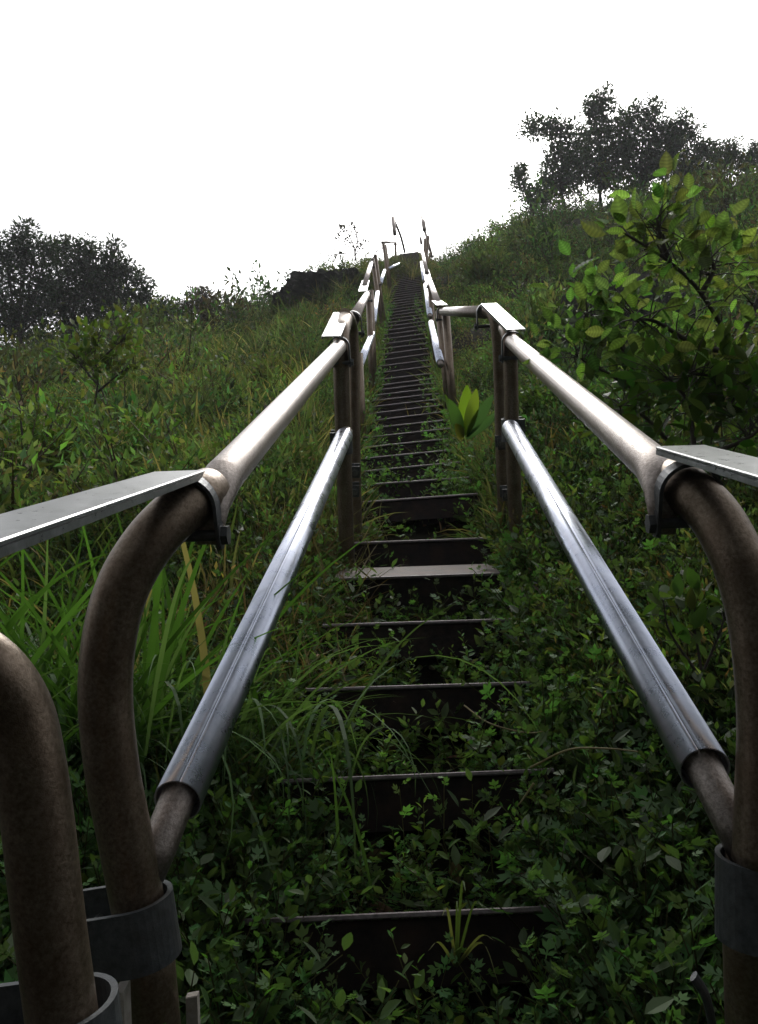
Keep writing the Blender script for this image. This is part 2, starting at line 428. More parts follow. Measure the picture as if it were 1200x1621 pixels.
# ================================================================== STAIRWAY
tz = [.60, .95, 1.31, 1.67, 2.03, 2.40, 2.76, 3.13, 3.72]
while tz[-1] < 23.7: tz.append(tz[-1]+(.305 if tz[-1] < 7 else .315))
def tread_frame(z):
    rho = rollat(z); r = s2w(math.cos(rho), math.sin(rho), 0.0); u = nrm(UP-np.dot(UP, r)*r); f = np.cross(u, r)
    return s2w(*path(z)), r, u, f
stairs = empty('stairway', P(661, 1450, 1.31), 'long narrow dark metal stairway climbing the overgrown ridge', 'stairway')
for i, z in enumerate(tz):
    c, r, u, f = tread_frame(z)
    j = random.uniform(-.012, .012) if i > 1 else 0; r = nrm(r+u*j); u = nrm(np.cross(r, f))
    tilted = abs(z-2.76) < .01
    tilt = math.radians(-22) if tilted else math.radians(random.uniform(-1.5, 1.5))
    f2 = nrm(f*math.cos(tilt)-u*math.sin(-tilt)*-1) if False else nrm(f*math.cos(tilt)-u*math.sin(tilt)*-1) if False else f
    if tilted:
        f2 = nrm(f*math.cos(math.radians(30))+u*math.sin(math.radians(30))); u2 = nrm(np.cross(r, f2))
    else: f2, u2 = f, u
    hw = .275
    mb = MB()
    if not tilted: box(mb, c+f2*.105-u2*.006, r, f2, u2, hw, .095, .003)
    box(mb, c+f2*.013-u2*.058, r, f2, u2, hw, .003, .048)
    box(mb, c+f2*.197-u2*.03, r, f2, u2, hw, .003, .02)
    for sd in (-1, 1): box(mb, c+r*sd*(hw+.004)+f2*.10-u2*.04, r, f2, u2, .003, .09, .035)
    t = mb.build('tread', M_TREAD, stairs)
    if tilted: mb = MB(); box(mb, c+f2*.105-u2*.003, r, f2, u2, hw+.003, .097, .004, .0015); mb.build('tread_top', M_WORN, t)
    mb = MB(); box(mb, c+f2*.005-u2*.004, r, f2, u2, hw+.002, .0055, .0045, .0018)
    mb.build('nosing', M_NOSE, t)
    if tilted: t['label'] = 'tilted brown worn tread with its top showing'
for sd in (-1, 1):
    mb = MB(); pts = []
    for z in np.arange(.5, 24, .5):
        c, r, u, f = tread_frame(z); pts.append(c+r*sd*.292-u*.06+f*.06)
    pts = np.array(pts); tube(mb, pts, .035, 4, True, np.full(len(pts), .25), ref=AX_U)
    mb.build('stringer', M_TREAD, stairs)

# ================================================================== HANDRAILS
def chain(pts): return smooth_pts([P(*p) for p in pts], 7)
def sleeve(mb, a, b, r, seam, gap=.02, thick=.0022, seg=40):
    a = np.asarray(a); b = np.asarray(b); t = nrm(b-a); n = nrm(UP-np.dot(UP, t)*t); bb = np.cross(t, n)
    an = np.linspace(seam+gap, seam+2*PI-gap, seg); v = []
    for p in (a, b):
        for rr in (r, r-thick):
            for q in an: v.append(p+(n*math.cos(q)+bb*math.sin(q))*rr)
    q = []; k = seg
    for j in range(k-1):
        q += [(j, j+1, 2*k+j+1, 2*k+j), (k+j+1, k+j, 3*k+j, 3*k+j+1), (j+1, j, k+j, k+j+1), (2*k+j, 2*k+j+1, 3*k+j+1, 3*k+j)]
    q += [(0, 2*k, 3*k, k), (k-1, 2*k-1, 4*k-1, 3*k-1)]
    mb.add(v, None, q)
def side_rail(side):
    L = side < 0
    root = empty('handrail', P(240, 1500, .95) if L else P(1187, 1500, .95),
                 'weathered metal pipe handrail along the left edge of the stairway' if L else 'weathered metal pipe handrail along the right edge of the stairway',
                 'handrail', 'handrails of the stairway')
    def part(name, m, fn, parent=None, smooth=True):
        mb = MB(); fn(mb); return mb.build(name, m, parent or root, smooth)
    def clamp(c, axis, w=.032, r=.033, leg=.06, down=None, parent=None):
        down = -AX_U if down is None else down
        p = part('clamp', M_COLLAR, lambda mb: band(mb, c, axis, down, r, leg, w, .0045), smooth=False)
        ax = nrm(axis); dn = nrm(down-np.dot(down, ax)*ax); sd = np.cross(ax, dn)
        part('bolt', M_COLLAR, lambda mb: bolt(mb, c+dn*(leg-.015)-sd*(r+.006), c+dn*(leg-.015)+sd*(r+.006), .007, .0125), p, False)
        return p
    def collar(c, axis, opn, r=.037, ln=.07, h=.085, t=.0055):
        p = part('bracket', M_COLLAR, lambda mb: band(mb, c, axis, opn, r, ln, h, t), smooth=False)
        ax = nrm(axis); op = nrm(opn-np.dot(opn, ax)*ax); sd = np.cross(ax, op)
        part('bolt', M_PLATE, lambda mb: bolt(mb, c+op*(ln-.018)-sd*(r+.01), c+op*(ln-.018)+sd*(r+.01), .006, .011), p, False)
    def plate(a, b, wid, wdir, th=.0022, fl=.006):
        a = np.asarray(a); b = np.asarray(b); t = nrm(b-a); w = nrm(wdir-np.dot(wdir, t)*t); n = np.cross(w, t)
        if np.dot(n, AX_U) < 0: n = -n
        c = (a+b)/2; hl = np.linalg.norm(b-a)/2
        def fn(mb):
            box(mb, c, t, w, n, hl, wid/2, th, .0012)
            for s in (-1, 1): box(mb, c+w*s*(wid/2-.003)-n*(fl/2+th), t, w, n, hl, .003, fl/2)
        part('cover_plate', M_PLATE, fn, smooth=False)
    def rail(pts, r=.025, flat0=False):
        p = chain(pts); n = len(p)
        part('top_rail', M_RAIL, lambda mb: tube(mb, p, r, 24))
    out = s2w(side*1.0, 0.0, 0.0)
    if L:
        # nearest, lower module
        near = chain([(-150, 1022, .66), (-60, 1036, .68), (-8, 1072, .69), (28, 1130, .70), (46, 1205, .70), (60, 1300, .70), (77, 1450, .70), (97, 1600, .70), (103, 1650, .70)])
        part('post', M_POST, lambda mb: tube(mb, near, .0292, 28))
        part('post', M_POST, lambda mb: tube(mb, [P(120, 1640, .73), P(150, 2100, .75)], .03, 24))
        ax = nrm(P(77, 1450, .70)-P(97, 1600, .70))
        collar(P(108, 1680, .71), ax, -AX_X, .042, .10, .10, .006)
        # main near module
        up = chain([(330, 778, 1.03), (312, 787, 1.0), (280, 812, .975), (237, 858, .95), (198, 922, .935), (175, 1000, .93), (167, 1100, .93), (178, 1220, .93), (199, 1330, .935), (220, 1440, .94), (232, 1500, .945)])
        part('post', M_POST, lambda mb: tube(mb, up, .0300, 28))
        part('post', M_POST, lambda mb: tube(mb, [P(228, 1425, .96), P(238, 1560, .965), P(262, 1800, .98), P(275, 1950, .99)], .0305, 24))
        ax = nrm(P(167, 1100, .93)-P(220, 1440, .93))
        collar(P(218, 1468, .935), ax, -AX_X, .0385, .075, .070, .006)
        # top rail to the middle post; its flattened end hangs on the bolt
        a, b = P(352, 757, 1.06), P(537, 549, 2.80)
        def rl(mb):
            pts = np.vstack([P(331, 862, 1.0)[None], P(331, 835, 1.0)[None], P(333, 800, 1.01)[None], a[None], (a+(b-a)*.06)[None], b[None]])
            tube(mb, pts, [.015, .019, .024, .0255, .025, .025], 24, flat=[.28, .28, .75, 1, 1, 1], ref=-AX_X)
        part('top_rail', M_RAIL, rl)
        clamp(P(296, 800, .985), nrm(nrm(b-a)+.0*AX_X), .023, .033, .054)
        plate(P(284, 748, 1.0), P(284, 748, 1.0)-.55*s2w(.012, .126, 1.0), .062, AX_X)
        # lower rail with polished sleeve
        lo = part('lower_rail', M_RAIL, lambda mb: tube(mb, [P(232, 1385, .95), P(250, 1345, .965), P(282, 1262, 1.0), P(548, 684, 2.92)], .0215, 20))
        part('sleeve', M_SLEEVE, lambda mb: sleeve(mb, P(281, 1268, .995), P(545, 690, 2.88), .0292, .25), lo)
        part('strap', M_RAG, lambda mb: box(mb, P(196, 1625, .9), AX_X, AX_U, AX_F, .005, .045, .012, .001), smooth=False)
        part('strap', M_RAG, lambda mb: box(mb, P(307, 1640, .98), nrm(AX_X+.15*AX_U), AX_U, AX_F, .007, .05, .006, .001), smooth=False)
        # middle posts
        ptop, pmid, pbot = P(540, 545, 2.86), P(543, 690, 2.95), P(550, 900, 3.05)
        part('post', M_POST, lambda mb: tube(mb, smooth_pts([P(546, 505, 3.02), ptop, pmid, pbot], 5), .0285, 20))
        part('post', M_POST, lambda mb: tube(mb, chain([(546, 497, 3.02), (556, 512, 3.2), (560, 560, 3.25), (562, 700, 3.3), (565, 860, 3.35)]), .022, 16))
        clamp(P(537, 549, 2.83), nrm(b-a), .03, .032, .07)
        clamp(P(559, 506, 3.3), nrm(P(580, 467, 7.2)-P(559, 506, 3.3)), .05, .03, .07)
        collar(P(541, 700, 2.95), nrm(ptop-pbot), -AX_X, .034, .04, .08, .005)
        collar(P(555, 745, 3.15), nrm(ptop-pbot), AX_X, .03, .035, .045, .004)
        collar(P(554, 775, 3.12), nrm(ptop-pbot), AX_X, .03, .035, .045, .004)
        plate(P(524, 533, 2.70), P(541, 495, 3.06), .064, AX_X)
        tops = [((559, 506, 3.3), (581, 466, 7.2)), ((577, 452, 7.6), (588, 416, 11)), ((589, 404, 11.6), (602, 388, 15)), ((605, 384, 15.6), (626, 383, 19.5))]
        lows = [((568, 581, 5.4), (590, 528, 7.8)), ((591, 513, 8.2), (598, 462, 11)), ((602, 450, 11.8), (609, 428, 15)), ((614, 426, 15.5), (633, 417, 18.5))]
        plates = [((574, 461, 7.0), (579, 444, 8.2)), ((585, 408, 10.7), (592, 396, 12.2))]
        posts = [((568, 560), 5.4), ((584, 467), 7.4), ((587, 460), 8.0), ((590, 410), 11.2), ((594, 404), 11.9), ((607, 386), 15.2), ((610, 388), 15.8), ((626, 384), 19.6)]
        last = [(622, 344, 24.0), (628, 358, 24.0), (635, 376, 24.2), (641, 400, 24.5)]
        bar = [(622, 345, 23.6), (625, 371, 23.2)]
    else:
        up = chain([(1058, 762, 1.05), (1088, 776, 1.0), (1130, 815, .97), (1166, 880, .945), (1191, 960, .935), (1205, 1050, .93), (1211, 1150, .93), (1208, 1250, .93), (1203, 1365, .93)])
        part('post', M_POST, lambda mb: tube(mb, up, .0300, 28))
        part('post', M_POST, lambda mb: tube(mb, [P(1192, 1350, .96), P(1188, 1500, .965), P(1196, 1800, .98), P(1198, 1950, .99)], .0305, 24))
        ax = nrm(P(1205, 1050, .93)-P(1205, 1400, .93))
        collar(P(1195, 1420, .945), ax, AX_X, .037, .075, .095, .006)
        a, b = P(1036, 738, 1.07), P(811, 541, 2.80)
        def rl(mb):
            pts = np.vstack([P(1050, 846, 1.0)[None], P(1050, 812, 1.0)[None], P(1050, 776, 1.01)[None], a[None], (a+(b-a)*.06)[None], b[None]])
            tube(mb, pts, [.015, .019, .024, .0255, .025, .025], 24, flat=[.28, .28, .75, 1, 1, 1], ref=AX_X)
        part('top_rail', M_RAIL, rl)
        clamp(P(1090, 778, .985), nrm(b-a), .023, .033, .054)
        plate(P(1077, 708, 1.02), P(1077, 708, 1.02)-.55*s2w(.031, .169, 1.0), .060, AX_X)
        lo = part('lower_rail', M_RAIL, lambda mb: tube(mb, [P(1185, 1355, .95), P(1157, 1300, .965), P(1113, 1212, 1.0), P(806, 674, 2.92)], .0215, 20))
        part('sleeve', M_SLEEVE, lambda mb: sleeve(mb, P(1116, 1218, .995), P(808, 678, 2.88), .0305, -.30), lo)
        part('strap', M_COLLAR, lambda mb: tube(mb, chain([(1098, 1545, 1.0), (1118, 1580, 1.0), (1130, 1640, 1.0), (1134, 1700, 1.0)]), .008, 10, flat=np.full(22, .5)), smooth=False)
        ptop, pmid, pbot = P(807, 545, 2.86), P(811, 690, 2.95), P(819, 900, 3.05)
        part('post', M_POST, lambda mb: tube(mb, smooth_pts([P(800, 520, 2.95), ptop, pmid, pbot], 5), .0255, 20))
        part('post', M_POST, lambda mb: tube(mb, chain([(771, 490, 3.2), (781, 500, 3.15), (788, 540, 3.15), (791, 620, 3.2), (794, 730, 3.25), (798, 840, 3.3)]), .0225, 16))
        clamp(P(811, 541, 2.83), nrm(b-a), .03, .032, .07)
        clamp(P(768, 494, 3.25), nrm(P(700, 494, 5.8)-P(768, 494, 3.25)), .04, .03, .07)
        collar(P(811, 680, 2.95), nrm(ptop-pbot), AX_X, .034, .04, .08, .005)
        collar(P(800, 700, 3.15), nrm(ptop-pbot), -AX_X, .03, .035, .045, .004)
        collar(P(808, 780, 3.12), nrm(ptop-pbot), -AX_X, .03, .035, .045, .004)
        plate(P(817, 522, 2.70), P(774, 481, 3.15), .062, AX_X)
        tops = [((768, 494, 3.25), (700, 493, 5.7)), ((694, 482, 6.2), (681, 446, 8.8)), ((676, 432, 9.8), (668, 396, 15)), ((667, 385, 15.5), (664, 368, 19))]
        lows = [((698, 578, 5.6), (682, 510, 8.0)), ((681, 502, 8.2), (673, 450, 11.5)), ((672, 446, 11.8), (667, 415, 16))]
        plates = [((700, 483, 5.5), (691, 476, 6.4)), ((680, 451, 8.6), (674, 427, 10.4)), ((668, 372, 15.5), (664, 366, 17.5))]
        posts = [((695, 492), 6.2), ((705, 487), 5.7), ((681, 452), 8.8), ((680, 440), 9.8), ((673, 378), 15.4), ((678, 374), 16.2), ((682, 400), 18.0)]
        last = [(667, 336, 23.5), (671, 360, 22.5), (677, 380, 22), (684, 408, 22)]
        bar = [(668, 338, 23.2), (672, 364, 22.2)]
    for a, b in tops:
        part('top_rail', M_RAIL, lambda mb: tube(mb, [P(*a), P(*b)], .0265, 14))
        clamp(P(*b), nrm(P(*b)-P(*a)), .05, .032, .07)
    for a, b in lows:
        lo = part('lower_rail', M_RAIL, lambda mb: tube(mb, [P(*a), P(*b)], .021, 10))
        A, B = P(*a), P(*b); part('sleeve', M_SLEEVE, lambda mb: sleeve(mb, A+(B-A)*.03, B-(B-A)*.03, .029, .2 if L else -.2, seg=20), lo)
    for a, b in plates: plate(P(*a), P(*b), .075, AX_X)
    for (px, py), z in posts:
        c, r, u, f = tread_frame(z); base = c+r*side*.31-u*.22; top = P(px, py, z)
        part('post', M_POST, lambda mb: tube(mb, [base, top], .028, 12))
    part('top_rail', M_RAIL, lambda mb: tube(mb, chain(last), .035, 10))
    part('top_rail', M_RAIL, lambda mb: tube(mb, chain(bar), .055, 10))
side_rail(-1); side_rail(1)

# ================================================================== UNDERGROWTH
def sample(n, z0, z1, ph0, ph1, logk=True):
    u = rng.uniform(0, 1, n); Z = z0*(z1/z0)**u if logk else z0+(z1-z0)*u
    return rng.uniform(ph0, ph1, n)*Z, Z
def dxs(X, Z): return X-np.interp(Z, PATH[:, 2], PATH[:, 0])
def tints(X, Z, base=1.0, amp=.5, seed=1, hue=.25):
    n1 = vnoise(X*.9+9, Z*.7, seed); n2 = vnoise(X*2.7, Z*2.1, seed+1); k = base*(1+amp*(n1-.5)*1.4+amp*(n2-.5))*np.clip(1+rng.normal(0, .18, len(X)), .5, 1.6)
    h = (vnoise(X*.6, Z*.5, seed+7)-.5)*2*hue
    return np.stack([k*(1+h), k*(1+h*.2), k*(1-h*.6)], 1)

# 1. lobed herbs around the near steps
herbs = [proto_herb(rng.uniform(.08, .2), rng.integers(9, 16), rng.uniform(.036, .052), LOBED, (.060, .130, .044)) for _ in range(6)]+[proto_herb(rng.uniform(.1, .22), rng.integers(14, 24), rng.uniform(.022, .034), OVAL, (.066, .125, .036)) for _ in range(3)]+[proto_herb(rng.uniform(.12, .2), 9, .05, OVAL, (.06, .095, .038)) for _ in range(2)]
X, Z = sample(24000, .7, 6, -.8, .8)
d = dxs(X, Z); lim = np.where(d > 0, np.interp(Z, [1, 1.4, 1.8, 3.6, 3.9, 5.5, 7], [.20, .20, .24, .26, .14, .20, .28]), np.interp(Z, [1, 1.4, 1.8, 3], [.17, .19, .24, .26]))
keep = (np.abs(d) > lim+.05*rng.random(len(X))) & (np.abs(d) < .9+rng.random(len(X))*1.5)
mb = MB(); X, Z = X[keep], Z[keep]
scatter(mb, herbs, gp(X, Z), rng.uniform(.7, 1.35, len(X)), tints(X, Z, 1.0, .5, 4, .2), .35)
# herbs between the treads, low
X = []; Z = []
for i in range(len(tz)-1):
    if tz[i] > 5.5: break
    zz = tz[i]; nx = 75 if i < 6 else 26
    for k in range(nx):
        x = path(zz)[0]+random.uniform(-.28, .30)
        if vnoise(np.array([x*5]), np.array([zz*3]), 31)[0]+.25*(abs(x-path(zz)[0]-.05)/.28) < .36: continue
        X.append(x); Z.append(zz+random.uniform(.08, .26))
X = np.array(X); Z = np.array(Z)
scatter(mb, herbs, gp(X, Z)+UP*.035, rng.uniform(.6, 1.05, len(X)), tints(X, Z, 1.0, .4, 5, .15), .3)
zc = []; xc = []; vis = [(-.17, .20), (-.17, .20), (-.165, .205), (-.18, .235), (-.23, .23), (-.245, .24), (-.23, .24)]
for i, (a_, b_) in enumerate(vis):
    for k in range(52):
        sd = k % 2; e = (b_+abs(random.gauss(0, .05))) if sd else (a_-abs(random.gauss(0, .05))); z_ = tz[i]-random.uniform(-.03, .16)
        zc.append(z_); xc.append(path(z_)[0]+e)
zc = np.array(zc); xc = np.array(xc); yc = np.interp(zc, PATH[:, 2], PATH[:, 1])-rng.uniform(.04, .2, len(zc))
scatter(mb, herbs, s2w(xc, yc, zc), rng.uniform(.5, .9, len(zc)), tints(xc, zc, 1.0, .4, 6, .2), .4)
zc = rng.uniform(1.02, 1.27, 150); xc = np.interp(zc, PATH[:, 2], PATH[:, 0])+rng.uniform(-.24, .26, 150)
scatter(mb, herbs, s2w(xc, np.interp(zc, PATH[:, 2], PATH[:, 1])-rng.uniform(.13, .25, 150), zc), rng.uniform(.5, .85, 150), tints(xc, zc, 1.0, .4, 6, .2), .4)
zc = rng.uniform(3.75, 5.4, 330); c = np.interp(zc, PATH[:, 2], PATH[:, 0]); xc = c+.34-np.abs(rng.normal(0, .13, 330))-.0; xc[:90] = c[:90]-.32+np.abs(rng.normal(0, .08, 90))
scatter(mb, herbs, gp(xc, zc)+UP*.05, rng.uniform(.7, 1.2, 330), tints(xc, zc, 1.3, .4, 6, .2), .3)
zc = rng.uniform(5.4, 14, 500); c = np.interp(zc, PATH[:, 2], PATH[:, 0]); xc = c+rng.choice([-1, 1], 500)*(.33-np.abs(rng.normal(0, .06, 500)))
scatter(mb, herbs, gp(xc, zc)+UP*.04, rng.uniform(.7, 1.4, 500), tints(xc, zc, 1.2, .4, 6, .2), .3)
zc = rng.uniform(3.75, 4.3, 60); c = np.interp(zc, PATH[:, 2], PATH[:, 0]); xc = c+rng.uniform(-.25, .3, 60)
scatter(mb, herbs, gp(xc, zc)+UP*.06, rng.uniform(.7, 1.1, 60), tints(xc, zc, 1.3, .4, 6, .2), .3)
o = mb.build('leafy_ground_cover', M_LEAF); tag(o, 'dark green lobed weeds crowding both sides of the near steps', 'ground cover', kind='stuff')

# 2. hillside undergrowth: small bushes of many leaves
bsmall = [proto_bush(1, 170, .145, SMALL, (.055, .094, .038), .9) for _ in range(5)]
byel = [proto_bush(1, 150, .14, SMALL, (.085, .118, .045), 1.1) for _ in range(3)]
bbrn = [proto_bush(1, 100, .12, SMALL, (.10, .085, .045), 1.2) for _ in range(2)]
X, Z = sample(11500, 1.7, 31, -.85, .85)
d = np.abs(dxs(X, Z)); keep = (d > .34+.12*np.clip(Z/8, .3, 1.6)) & ~((Z < 3) & (X < -.3) & (X > -1.7) & (rng.random(len(X)) < .8))
X, Z = X[keep], Z[keep]; sc = (.13+.0125*Z)*rng.uniform(.6, 1.35, len(X))
sc = sc*np.where((rng.random(len(X)) < .10) & (Z > 3), rng.uniform(1.6, 2.6, len(X)), 1); near = np.abs(dxs(X, Z)); sc = np.minimum(sc, .10+near*.30)
pk = rng.choice(10, len(X), p=[.13]*5+[.085]*3+[.0475]*2)
mb = MB(); scatter(mb, bsmall+byel+bbrn, gp(X, Z)-UP*.02, sc, tints(X, Z, 1.05, .7, 12, .16), .25, pick=pk)
o = mb.build('undergrowth', M_LEAF); tag(o, 'mixed low green undergrowth covering the hillside', 'undergrowth', kind='stuff')

# 3. grass over the hill
tg = [proto_tuft(16, .42, .9, .008, (.075, .11, .045), .35, .15) for _ in range(5)]+[proto_tuft(14, .45, 1.1, .007, (.11, .12, .065), .45, .25) for _ in range(3)]
X, Z = sample(5200, 1.6, 30, -.85, .75)
g = vnoise(X*.35+3, Z*.3, 22)+.25*(X < 0)
keep = (np.abs(dxs(X, Z)) > .3) & (g > .60) & ((X < 0) | (Z > 3.5)); X, Z = X[keep], Z[keep]
sc = (.45+.05*Z)*rng.uniform(.6, 1.3, len(X)); sc = np.minimum(sc, .25+np.abs(dxs(X, Z))*.7)
mb = MB(); scatter(mb, tg, gp(X, Z)-UP*.01, sc, tints(X, Z, 1.0, .4, 42, .15), .25, pick=rng.choice(8, len(X), p=[.16]*5+[.2/3]*3))
X, Z = sample(1500, 4, 16, -.36, -.07); k = np.abs(dxs(X, Z)) > .5; X, Z = X[k], Z[k]
scatter(mb, tg, gp(X, Z)-UP*.01, (.5+.06*Z)*rng.uniform(.6, 1.3, len(X)), tints(X, Z, 1.25, .4, 46, .15), .3, pick=rng.choice(8, len(X), p=[.13]*5+[.35/3]*3))
# fine grass along the upper steps
X, Z = sample(900, 3.2, 24, -.5, .5); c = np.interp(Z, PATH[:, 2], PATH[:, 0]); sd = rng.choice([-1, 1], len(X)); X = c+sd*(.30+np.abs(rng.normal(0, .12, len(X))))
scatter(mb, tg, gp(X, Z), rng.uniform(.35, .75, len(X)), tints(X, Z, 1.1, .4, 43, .15), .3)
zc = rng.uniform(3.9, 22, 260); xc = np.interp(zc, PATH[:, 2], PATH[:, 0])+rng.uniform(-.3, .3, 260); g = vnoise(zc*1.2, xc*3, 90) > .5
scatter(mb, tg, gp(xc[g], zc[g]), rng.uniform(.25, .6, g.sum()), tints(xc[g], zc[g], .9, .4, 43, .15), .4)
X, Z = S(535, 400, 1.0)[0]*17.4+rng.normal(0, .9, 300), 17.3+rng.normal(0, .6, 300)
scatter(mb, tg, s2w(X, ground(X, Z)+rng.uniform(.1, .36, 300), Z), rng.uniform(.5, 1.0, 300), tints(X, Z, .9, .4, 43, .15), .4)
o = mb.build('hillside_grass', M_GRASS); tag(o, 'wispy green and straw coloured grass over the hillside', 'grass', kind='stuff')

# 4. dry stems and dead leaves beside the near steps
td = [proto_tuft(14, .26, .9, .0032, (.18, .12, .07),   .9, .5, .06) for _ in range(4)]
mb = MB()
zc = rng.uniform(2.1, 3.7, 600); xc = np.interp(zc, PATH[:, 2], PATH[:, 0])-rng.uniform(.22, .7, 600)
scatter(mb, td, gp(xc, zc)+UP*.03, rng.uniform(.4, .9, 600), tints(xc, zc, 1.1, .4, 3, .1), .5)
zc = rng.uniform(.9, 4.5, 500); xc = np.interp(zc, PATH[:, 2], PATH[:, 0])+rng.uniform(-.5, .5, 500)
dl = rng.normal(0, 1, (500, 3)); dl[:, 2] *= .4
inst(mb, OVAL, rot_to(dl, rng.normal(0, .8, 500))*rng.uniform(.03, .06, 500)[:, None, None], gp(xc, zc)+UP*.03, jit((.13, .08, .045), 500, .4))
o = mb.build('dead_leaves', M_DRY); tag(o, 'brown dead leaves and dry stems beside the steps', 'dead leaves', kind='stuff')

# ================================================================== INDIVIDUAL PLANTS
def tussock(px, z, label, n, h, bend, col, w=.006, spread=.5, base=.08, group='grass tussocks', dry=.08, az0=0, azr=2*PI):
    b = gz(px, z); mb = MB(); pr = proto_tuft(n, h, bend, w, col, spread, dry, base, 11, az0, azr)
    mb.add(pr[0]+b, pr[2], pr[3] if len(pr[3]) else None, pr[1])
    o = mb.build('grass_tussock', M_GRASS, origin=b); tag(o, label, 'grass tussock', group)
tussock(60, 1.75, 'large bright green arching grass tussock behind the nearest left posts', 480, .72, .95, (.05, .115, .026), .0065, .5, .16, dry=.02)
tussock(170, 1.85, 'long thin pale grass arching to the right beside the left lower rail', 620, .52, 1.7, (.075, .13, .055), .0040, .8, .2, dry=.01, az0=-PI*.95, azr=PI*.9)
tussock(395, 1.55, 'low drooping grass clump reaching toward the steps under the left lower rail', 90, .30, 1.4, (.05, .10, .03), .003, .8, dry=.0)
tussock(285, 6.2, 'round grey green tussock on the left hillside above the cover plate', 200, .75, .9, (.065, .085, .05), .009, .6, .12)

def leafy(name, root_px, z, stems, label, cat, group=None, tmpl=OVAL, L=.07, col=(.05, .10, .02), lm=M_LEAF, r0=.008, per=40, spread=.08, base=None, extra=None, parts=('branches', 'leaves'), zthick=.25, twig=True, upb=.35):
    """shrub or tree: stems = list of pixel polylines (px, py[, z])"""
    b = base if base is not None else gz(root_px, z)
    root = empty(name, b, label, cat, group); mb = MB(); lf = MB()
    for st in stems:
        pts = [P(p[0], p[1], p[2] if len(p) > 2 else z) for p in st]
        sp = smooth_pts(pts, 5); k = len(sp); tube(mb, sp, np.linspace(r0, r0*.35, k), 6, False)
        t = rng.uniform(.25, 1.0, per)**.8*(k-1.001); i = t.astype(int); q = sp[i]+(sp[np.minimum(i+1, k-1)]-sp[i])*(t-i)[:, None]
        off = rng.normal(0, 1, (per, 3)); off /= np.linalg.norm(off, axis=1)[:, None]; off *= spread*rng.uniform(.2, 1, (per, 1)); off[:, 2] += spread*.2
        if twig:
            for a, o_ in zip(q[::3], off[::3]): tube(mb, [a, a+o_*.5+UP*spread*.05, a+o_], [r0*.3, r0*.22, r0*.12], 3, False)
        dd = off/spread+rng.normal(0, .45, (per, 3))+UP*upb
        inst(lf, tmpl, rot_to(dd, rng.normal(0, .5, per))*(L*rng.uniform(.6, 1.2, per))[:, None, None], q+off, jit(col, per, .25))
    if extra:
        for (px, py, zz, dx, dy, dz, s) in extra:
            inst(lf, tmpl, rot_to(s2w(dx, dy, dz)[None], rng.normal(0, .5, 1))*s*.85, P(px, py+8, zz)[None], jit(col, 1, .15))
    mb.build(parts[0], M_BARK, root, True); lf.build(parts[1], lm, root, True)
    return root
# --- big-leaved backlit shrub on the right
st = [[(1190, 650, 2.1), (1165, 560, 2.05), (1110, 465, 2.0), (1060, 415, 1.95), (990, 370, 1.9)],
      [(1165, 560, 2.05), (1100, 545, 2.0), (1040, 510, 1.95), (1000, 505, 1.9)],
      [(1060, 415, 1.95), (1045, 375, 1.95), (1040, 345, 1.95)],
      [(1110, 465, 2.0), (1130, 425, 2.0), (1115, 400, 2.0)],
      [(1150, 560, 2.1), (1190, 500, 2.15), (1205, 440, 2.2), (1195, 395, 2.2)],
      [(1190, 640, 2.1), (1140, 600, 2.0), (1090, 590, 1.95)], [(1210, 650, 2.1), (1230, 560, 2.1), (1240, 470, 2.1)]]
ex = [(985, 345, 1.9, -.2, .9, -.1, .075), (960, 362, 1.9, -.8, .3, 0, .08), (950, 400, 1.9, -.9, -.3, 0, .09), (1020, 440, 1.92, -.8, -.4, 0, .11), (1060, 365, 1.9, .3, .8, 0, .06), (1045, 310, 1.93, .1, 1, 0, .05), (1140, 365, 2, .1, 1, 0, .07), (1110, 385, 2, -.4, .8, 0, .06), (990, 350, 1.9, -.5, .7, 0, .05)]
leafy('broadleaf_shrub', 1190, 2.1, st, 'large backlit shrub with ribbed bright green leaves right of the top rail', 'shrub', 'broad leaved shrubs', RIBBED, .047, (.075, .118, .042), M_BIGLEAF, .008, 66, .13, P(1200, 700, 2.15), ex)
st = [[(1020, 640, 2.3), (990, 560, 2.3), (950, 520, 2.25), (925, 495, 2.2)], [(1010, 620, 2.3), (960, 590, 2.25), (930, 575, 2.2), (910, 560, 2.2)],
      [(990, 560, 2.3), (975, 500, 2.3), (950, 460, 2.3)], [(1015, 640, 2.3), (1060, 580, 2.35), (1090, 560, 2.4)]]
leafy('broadleaf_shrub', 1020, 2.3, st, 'lower ribbed leaf shrub spreading left beside the right top rail', 'shrub', 'broad leaved shrubs', RIBBED, .050, (.055, .10, .032), M_BIGLEAF, .006, 85, .14)
st = [[(1100, 720, 2.0), (1090, 640, 2.0), (1060, 600, 2.0)], [(1110, 720, 2.0), (1150, 650, 2.0), (1180, 600, 2.0)], [(1120, 720, 2.), (1190, 690, 1.9), (1230, 640, 1.9)],
      [(1060, 700, 2.2), (1020, 660, 2.2), (980, 640, 2.2)]]
leafy('broadleaf_shrub', 1110, 2.05, st, 'dark bushy shrub low on the right, just above the right top rail', 'shrub', 'broad leaved shrubs', OVAL, .055, (.045, .09, .022), M_LEAF, .007, 110, .14)
st = [[(1110, 1060, 1.5), (1100, 1000, 1.5), (1085, 940, 1.5)], [(1115, 1060, 1.5), (1140, 1000, 1.5), (1150, 960, 1.5)], [(1100, 1060, 1.5), (1060, 1000, 1.5), (1050, 950, 1.5)]]
leafy('weed', 1110, 1.5, st, 'bright yellow green leafy weed between the right rails', 'plant', None, OVAL, .045, (.07, .12, .03), M_LEAF, .003, 26, .05, parts=('stems', 'leaves'))
